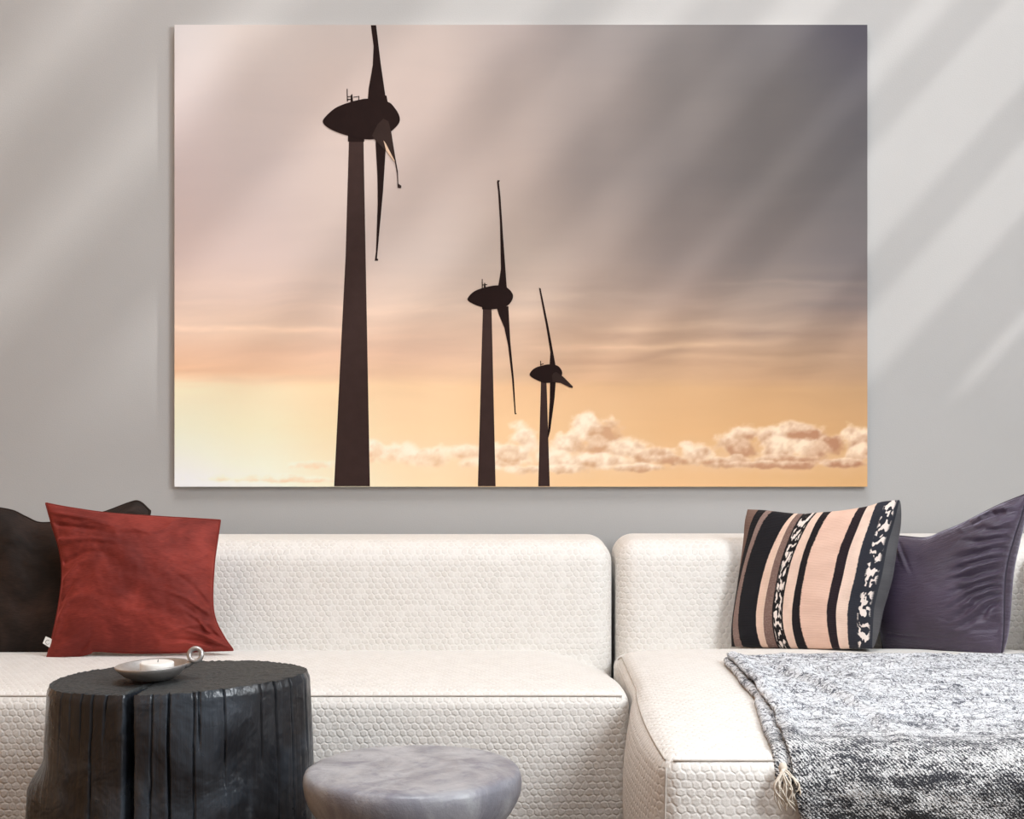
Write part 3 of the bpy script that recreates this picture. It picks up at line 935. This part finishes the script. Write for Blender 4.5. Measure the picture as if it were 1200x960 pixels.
tag_o = obj('fabric_tag', tagv, [(3, 2, 1, 0), (4, 5, 6, 7), (0, 1, 5, 4), (1, 2, 6, 5), (2, 3, 7, 6), (3, 0, 4, 7)], M_TAG, parent=root, smoothed=False, label='small white woven tag with a round mark')
cpts = [plane_hit(55.8 + 2.3 * math.cos(t), 752.6 + 2.6 * math.sin(t), (-1.0, 3.7305, 0.43, 0.05, 0.30)) for t in np.linspace(0.7, 2 * math.pi - 0.7, 14)]
v, f = tube(cpts, 0.0006, 5); obj('tag_mark', v, f, M_TAGINK, parent=tag_o)

# plum satin cushion
pl = (1.15, 3.76, 0.45, -0.62, 0.22)
def rel_plum(U, W):
    m = smooth(0.56, 0.80, U)
    r = 0.0105 * m * np.sin(2 * math.pi * (W * 13 + 1.8 * fbm(U * 2.0, W * 3.0, 2.0) - 0.9 * (U - 0.8))) * (0.55 + 0.45 * fbm(U * 3, W * 6, 5.0)) * smooth(0.08, 0.3, W)
    r = r + 0.0045 * smooth(0.45, 0.75, U) * fbm(U * 5, W * 24, 9.0, 3)
    r = r + 0.004 * fbm(U * 3, W * 3, 3.0)
    for k in range(6):
        r = r + crease(U, W, [(0.02 + 0.03 * k, 0.98 - 0.01 * k), (0.08 + 0.05 * k, 0.80 - 0.03 * k)], 0.012, 0.004 * (-1) ** k)
    for k in range(5):
        r = r + crease(U, W, [(0.55 + 0.08 * k, 0.97), (0.66 + 0.07 * k, 0.86)], 0.014, 0.004 * (-1) ** k)
    r = r + crease(U, W, [(0.1, 0.14), (0.5, 0.11), (0.95, 0.14)], 0.012, -0.003)
    return r
fr, bk, U, W = cushion_surface(
    top=[(1030, 629), (1054, 629), (1085, 631), (1104, 624), (1124, 616), (1146, 605), (1172, 592), (1204, 579)],
    right=[(1173, 771), (1176, 740), (1177, 692), (1180, 662), (1188, 632), (1197, 604), (1204, 579)],
    bottom=[(1036, 763), (1080, 765), (1130, 769), (1173, 771)],
    left=[(1036, 763), (1030, 720), (1028, 670), (1030, 629)], pl=pl, Tf=0.090, Tb=0.085, relief=rel_plum, n=220, pw=0.42, bshift=(0.055, 0, 0))
root = empty('cushion', (1.12, 3.77, 0.45), 'plum purple satin cushion with gathered ripples beside the striped one', 'cushion', 'cushions on the sofa')
build_cushion(root, fr, bk, U, W, M_SATIN, M_SATIN)
v, f = tube(rim(fr), 0.0034, 8, closed=True); obj('piping', v, f, M_PIPE, parent=root)

# striped kilim cushion
pl = (0.86, 3.74, 0.45, -0.55, 0.22)
def rel_kilim(U, W):
    return 0.004 * fbm(U * 3, W * 3, 6.0) + crease(U, W, [(0.03, 0.03), (0.2, 0.12)], 0.03, 0.005) + crease(U, W, [(0.97, 0.97), (0.85, 0.86)], 0.03, 0.005)
fr, bk, U, W = cushion_surface(
    top=[(876, 597), (897, 598), (935, 602), (961, 600.5), (989, 598), (1018, 593), (1034, 588), (1054, 586)],
    right=[(1022, 760), (1024, 718), (1028, 697), (1034, 672), (1040, 640), (1048, 612), (1054, 586)],
    bottom=[(857, 758), (900, 759.5), (949, 761), (1022, 760)],
    left=[(857, 758), (858, 730), (865, 684), (871, 639), (873, 612), (876, 597)], pl=pl, Tf=0.050, Tb=0.115, relief=rel_kilim, n=150, pw=0.40, bshift=(0.062, 0.0, 0.0))
BT = np.array([0, .08, .137, .17, .33, .35, .385, .48, .52, .565, .75, .805, .86, 1.0])
BM = np.array([0, .005, .03, .055, .205, .26, .31, .385, .455, .495, .70, .765, .84, 1.0])
BB = np.array([0, .005, .03, .085, .235, .28, .35, .445, .495, .56, .735, .785, .845, 1.0])
nn = U.shape[0]
su = np.zeros_like(U)
for j in range(nn):
    w = W[0, j]
    bnd = BB * (1 - w) * (1 - 2 * w) + BM * 4 * w * (1 - w) + BT * w * (2 * w - 1)
    bnd = np.maximum.accumulate(bnd)
    bnd = bnd + np.arange(14) * 1e-6
    su[:, j] = np.interp(U[:, j], bnd, np.arange(14) / 13.0)
root = empty('cushion', (0.86, 3.75, 0.45), 'flat woven cushion with black, pink and cream stripes and a grey back', 'cushion', 'cushions on the sofa')
build_cushion(root, fr, bk, U, W, M_KILIM, M_GREYBACK, np.stack([np.clip(su, 0.0005, 0.9995), W], axis=2))

# ------------------------------------------------------------------ throw
throw = empty('throw_blanket', (0.95, 3.1, 0.44), 'marled blue-white and charcoal wool throw draped over the chaise front', 'blanket')
FY = CA[2]
def drape(x, s, lift):
    """point on the throw: s>0 runs back over the seat, s<0 hangs down the front; s=0 is the front edge"""
    x = np.asarray(x, float); s = np.asarray(s, float)
    R = 0.062
    arc = R * math.pi / 2
    y = np.where(s > 0, FY + 0.05 + s, np.where(s > -arc, FY + 0.05 - R * np.sin(np.clip(-s, 0, arc) / R), FY + 0.05 - R))
    ztop = chaise_top(x, np.maximum(y, FY + 0.05)) 
    z = np.where(s > 0, ztop, np.where(s > -arc, ztop - R * (1 - np.cos(np.clip(-s, 0, arc) / R)), ztop - R + (s + arc)))
    return x, y, z
n_s, n_x = 330, 260
S_ = np.linspace(-0.36, 1.0, n_s)
T_ = np.linspace(0, 1, n_x)
SS, TT = np.meshgrid(S_, T_, indexing='ij')
def x_left(s):
    # left margin of the throw
    return np.interp(s, [-0.36, -0.22, -0.10, 0.0, 0.08, 0.18, 0.30, 0.55, 0.80, 1.0],
                     [0.560, 0.535, 0.512, 0.502, 0.508, 0.520, 0.520, 0.514, 0.510, 0.506])
def back_end(t):
    return np.interp(t, [0, 0.05, 0.2, 0.45, 0.75, 1.0], [0.78, 0.80, 0.83, 0.86, 0.83, 0.83])
S2 = np.where(SS > 0, SS / 1.0 * back_end(TT), SS)
XX = x_left(S2) + TT * (1.352 - x_left(S2))
XX = XX + 0.006 * fbm(S2 * 9, TT * 0, 2.0) * (1 - TT)
X_, Y_, Z_ = drape(XX, S2, 0)
edge = np.minimum(TT * 9, 1)
back_fade = smooth(0, 0.1, 1 - SS)
bump_ = 0.0042 * fbm(XX * 38, S2 * 60, 3.0, 4) + 0.006 * (fbm(XX * 6, S2 * 7, 1.0, 3))
fold = crease(XX, S2, [(0.60, 0.62), (0.655, 0.42), (0.69, 0.22), (0.70, 0.02), (0.70, -0.3)], 0.014, -0.009) + crease(XX, S2, [(0.63, 0.62), (0.69, 0.40), (0.72, 0.2), (0.735, 0.0)], 0.024, 0.010)
fold = fold + crease(XX, S2, [(0.70, 0.66), (0.74, 0.55)], 0.016, -0.008)
roll = 0.012 * np.exp(-((TT - 0.02) / 0.025) ** 2)
H_ = 0.017 + bump_ + fold + roll
arcw = smooth(-0.10, 0.0, S2)
Z_ = Z_ + H_ * arcw
Y_ = Y_ - (0.004 + H_) * (1 - arcw) - 0.012 * (1 - arcw) * (1 + np.sin(XX * 17 + 1.0)) * smooth(0.0, -0.35, S2)
n_all = np.stack([X_ if False else XX, Y_, Z_], axis=2).reshape(-1, 3)
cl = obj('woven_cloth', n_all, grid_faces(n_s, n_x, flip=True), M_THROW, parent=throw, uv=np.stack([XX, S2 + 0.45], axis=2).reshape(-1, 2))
md = cl.modifiers.new('thickness', 'SOLIDIFY'); md.thickness = 0.010; md.offset = -1
# turned-under margin that shows beyond the upper layer
n1, n2 = 150, 24
s1 = np.linspace(-0.085, 0.80, n1)
A_, B_ = np.meshgrid(s1, np.linspace(0, 1, n2), indexing='ij')
outer = np.interp(s1, [-0.085, 0.0, 0.10, 0.22, 0.34, 0.48, 0.62, 0.75, 0.80], [0.480, 0.478, 0.484, 0.494, 0.508, 0.503, 0.505, 0.504, 0.512])
XO = outer[:, None] + B_ * (x_left(A_) + 0.02 - outer[:, None]) + 0.004 * fbm(A_ * 14, B_ * 0, 4.0) * (1 - B_)
xx, yy, zz = drape(XO, A_, 0)
hh = 0.006 + 0.012 * np.sqrt(np.clip(4 * B_ * (1 - B_), 0, 1)) * (1 - 0.5 * B_) + 0.003 * fbm(XO * 60, A_ * 60, 6.0, 3)
aw = smooth(-0.10, 0.0, A_)
zz = zz + hh * aw
yy = yy - hh * (1 - aw)
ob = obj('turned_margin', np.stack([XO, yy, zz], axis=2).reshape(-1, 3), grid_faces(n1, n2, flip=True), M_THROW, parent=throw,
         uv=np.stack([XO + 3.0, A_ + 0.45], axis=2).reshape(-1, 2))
md = ob.modifiers.new('thickness', 'SOLIDIFY'); md.thickness = 0.006; md.offset = -1
# cream tassel at the corner
tx, ty, tz_ = P(917.5, 900, 2.655)
tas = obj('tassel_knot', *lathe([(0.0, -0.010), (0.006, -0.008), (0.0085, 0.0), (0.006, 0.008), (0.0, 0.010)], 14, (tx, ty, tz_)), M_CORD, parent=throw, label='cream corner tassel')
rs = random.Random(5)
for k in range(18):
    ex, _, ez = P(rs.choice([914, 918, 922, 928, 932, 934]) + rs.uniform(-4, 3), rs.uniform(938, 957), 2.65)
    bulge = rs.uniform(-0.028, 0.022)
    pts = []
    for i in range(13):
        t = i / 12
        pts.append((tx + (ex - tx) * t ** 1.1 + bulge * math.sin(math.pi * t) + 0.003 * math.sin(t * 9 + k), ty - 0.004 - 0.012 * math.sin(math.pi * t) * rs.random() ** 0.3 - (k % 4) * 0.0015, tz_ + (ez - tz_) * t))
    v, f = tube(pts, [0.0017 * (1 - 0.35 * i / 12) for i in range(13)], 6)
    obj('tassel_strand', v, f, M_CORD, parent=tas)

# ------------------------------------------------------------------ stump table
SX, SY, SH = (206 - 600) / F * 2.96, 2.965, 0.520
RX, RY = 0.264, 0.190
stump = empty('stump_table', (SX, SY, 0), 'charred black tree stump table with a deep split down its front', 'side table')
NT_, NZ = 900, 90
th = np.linspace(0, 2 * math.pi, NT_, endpoint=False)
zs = np.linspace(0, 1, NZ)
TH, ZZ = np.meshgrid(th, zs, indexing='ij')
def ang(px, side=0):
    """angle on the stump of a front point seen at pixel column px"""
    return -math.acos(max(-1, min(1, ((px - 600) / F * 2.86 - SX) / RX)))
def angdiff(a, b):
    return (a - b + math.pi) % (2 * math.pi) - math.pi
shape = 1 + 0.020 * np.sin(3 * TH + 0.6) + 0.014 * np.sin(5 * TH + 2.0) + 0.012 * fbm(np.cos(TH) * 3, np.sin(TH) * 3, 1.5)
flare = 1 + 0.075 * (1 - ZZ) ** 1.3 - 0.010 * smooth(0.75, 1.0, ZZ)
rad = shape * flare
rad = rad + 0.012 * fbm(np.cos(TH) * 4, np.sin(TH) * 4, ZZ * 2.5, 4) + 0.0025 * fbm(np.cos(TH) * 22, np.sin(TH) * 22, ZZ * 1.6, 3)
# root swelling at the left
rad = rad + 0.12 * smooth(0.72, 0.58, ZZ) * np.exp(-(angdiff(TH, math.pi + 0.12) / 0.34) ** 2)
rad = rad + 0.05 * smooth(0.55, 0.2, ZZ) * np.exp(-(angdiff(TH, -0.15) / 0.3) ** 2)
# worn hollows and knots
for px, zf, a_, wth, wz in [(288, 0.72, -0.035, 0.16, 0.10), (225, 0.42, 0.03, 0.06, 0.05), (297, 0.50, 0.028, 0.05, 0.05), (262, 0.86, 0.012, 0.1, 0.06), (300, 0.60, -0.02, 0.08, 0.08), (180, 0.62, 0.022, 0.05, 0.07), (95, 0.7, -0.018, 0.14, 0.2)]:
    rad = rad + a_ * np.exp(-(angdiff(TH, ang(px)) / wth) ** 2 - ((ZZ - zf) / wz) ** 2)
CR = [(163, 0.5, 0.027, 0.0)]
for px, dep, wd, zl in [(74, .05, .006, .80), (88, .05, .006, .86), (102, .05, .006, .84), (118, .07, .008, .5), (134, .05, .007, .9), (210, .09, .008, 0.45), (243, .06, .006, .86), (272, .06, .006, .7), (312, .06, .007, .78), (327, .07, .009, .35), (340, .06, .009, .5), (349, .06, .010, .8), (236, .04, .006, .3), (190, .04, .006, .4)]:
    CR.append((px, dep, wd, zl))
for px, dep, wd, zl in CR:
    wander = 0.035 * fbm(ZZ * 3 + px, ZZ * 0, 2.0) if dep > 0.3 else 0.012 * fbm(ZZ * 5 + px, ZZ * 0, 2.0)
    g = smooth(zl - 0.10, zl + 0.05, ZZ) if zl > 0 else 1.0
    wz_ = wd * (1 + (0.5 * (1 - ZZ) if dep > 0.3 else 0))
    rad = rad - dep * np.exp(-(angdiff(TH, ang(px) + wander) / wz_) ** 4) * g
rad = rad * (1 - 0.02 * smooth(0.97, 1.0, ZZ))
topz = lambda x, y: SH + 0.040 * (x - SX) + 0.03 * (y - SY) * 0
Xs = SX + rad * RX * np.cos(TH)
Ys = SY + rad * RY * np.sin(TH)
Zs = ZZ * (SH + 0.040 * (Xs - SX)) + 0.002 * (ZZ > 0.99) * fbm(np.cos(TH) * 30, np.sin(TH) * 30, 3.0)
trunk = obj('trunk', np.stack([Xs, Ys, Zs], axis=2).reshape(-1, 3), grid_faces(NT_, NZ, wrap=True), M_CHAR, parent=stump)
NR = 44
rr = np.linspace(1, 0.0, NR)
Rg, THg = np.meshgrid(rr, th, indexing='ij')
rim_r = rad[:, -1]
base_r = (shape * flare)[:, -1] * 0.985
blend = smooth(0.55, 1.0, rr)[:, None]
RR = Rg * (rim_r[None] * blend + base_r[None] * (1 - blend))
Xt, Yt = SX + RR * RX * np.cos(THg), SY + RR * RY * np.sin(THg)
Zt = SH + 0.040 * (Xt - SX) + 0.0016 * fbm(Xt * 60, Yt * 60, 1.0) - 0.004 * smooth(0.96, 1.0, Rg)
Zt[0] = Zs[:, -1]
# the split runs on across the top toward the middle
ca = ang(163)
dd = np.abs(np.sin(angdiff(THg, ca - 0.25 * (1 - Rg)))) * Rg * 0.22
on = (np.cos(angdiff(THg, ca)) > 0) * smooth(0.30, 0.45, Rg)
Zt = Zt - 0.06 * on * np.exp(-(dd / (0.0045 + 0.004 * smooth(0.7, 1.0, Rg))) ** 4) * (Rg < 0.999)
cut = obj('cut_face', np.stack([Xt, Yt, Zt], axis=2).reshape(-1, 3), grid_faces(NR, NT_) + [((i * NT_ + NT_ - 1), ((i + 1) * NT_ + NT_ - 1), ((i + 1) * NT_), (i * NT_)) for i in range(NR - 1)],
          M_CHARTOP, parent=stump, label='matt sooty sawn top')

# ------------------------------------------------------------------ stool
TX, TY, TH_ = (483.5 - 600) / F * 2.70, 2.70, 0.402
stool = empty('bowl_stool', (TX, TY, 0), 'pale lavender grey concrete stool with a bowl-shaped seat beside the stump', 'stool')
prof = [(0.0, 0.404), (0.06, 0.404), (0.12, 0.4035), (0.16, 0.4025), (0.180, 0.4015), (0.190, 0.3995), (0.1965, 0.395), (0.1995, 0.387), (0.2005, 0.375), (0.1985, 0.360), (0.1925, 0.343), (0.182, 0.325), (0.168, 0.307), (0.152, 0.290),
        (0.135, 0.274), (0.116, 0.258), (0.096, 0.244), (0.078, 0.232), (0.066, 0.222)]
v, f = lathe(prof, 128, (TX, TY, 0))
v = np.array(v)
v[:, 2] += 0.0022 * fbm(v[:, 0] * 14, v[:, 1] * 14, 1.0)
v[:, :2] += ((v[:, :2] - np.array((TX, TY))) * (0.012 * fbm(v[:, 0] * 9, v[:, 1] * 9, v[:, 2] * 9))[:, None])
obj('bowl_seat', v, f, M_CONC, parent=stool)
v, f = lathe([(0.066, 0.226), (0.060, 0.21), (0.062, 0.19), (0.074, 0.16), (0.094, 0.12), (0.118, 0.075), (0.138, 0.04), (0.146, 0.018), (0.146, 0.0), (0.0, 0.0)], 96, (TX, TY, 0))
obj('pedestal', v, f, M_CONC, parent=stool)

# ------------------------------------------------------------------ dish and candle on the stump
DX, DY = (178 - 600) / F * 2.93, 2.93
DZ = SH + 0.040 * (DX - SX) + 0.003
dish = empty('candle_dish', (DX, DY, DZ), 'shallow pewter dish with a ring handle on the stump table', 'dish')
R_ = 0.0715
v, f = lathe([(0.0, 0.006), (0.03, 0.007), (0.05, 0.013), (0.062, 0.021), (0.0690, 0.0285), (R_, 0.0305), (R_ + 0.0015, 0.0290), (0.068, 0.021), (0.055, 0.0095), (0.040, 0.002), (0.030, 0.0), (0.0, 0.0)], 96, (DX, DY, DZ))
v = np.array(v)
v[:, 2] += 0.05 * (v[:, 0] - DX) * (v[:, 2] - DZ) / 0.03
obj('bowl', v, f, M_PEWTER, parent=dish)
hx, hy, hz = P(229, 767.5, 2.925)
pts = [(hx + 0.0125 * math.cos(a), hy + 0.004 * math.sin(a), hz + 0.0120 * math.sin(a)) for a in np.linspace(0, 2 * math.pi, 28, endpoint=False)]
v, f = tube(pts, 0.0050, 10, closed=True)
obj('ring_handle', v, f, M_PEWTER, parent=dish)
v, f = tube([(DX + 0.064, hy, DZ + 0.028), (DX + 0.074, hy, DZ + 0.031), (hx - 0.004, hy, hz - 0.0125), (hx + 0.004, hy, hz - 0.0115)], [0.0065, 0.006, 0.005, 0.004], 10)
obj('handle_neck', v, f, M_PEWTER, parent=dish)
candle = empty('tealight_candle', (DX + 0.01, DY, DZ + 0.008), 'low white candle lying in the pewter dish', 'candle')
v, f = lathe([(0.0, 0.0265), (0.028, 0.0270), (0.0325, 0.0268), (0.0335, 0.0250), (0.0335, 0.002), (0.0, 0.0015)], 64, (DX + 0.01, DY, DZ + 0.0075))
obj('wax', v, f, M_WAX, parent=candle)
v, f = tube([(DX + 0.012, DY, DZ + 0.033), (DX + 0.0122, DY, DZ + 0.037), (DX + 0.0128, DY, DZ + 0.0395)], 0.0008, 6)
obj('wick', v, f, M_WICK, parent=candle)
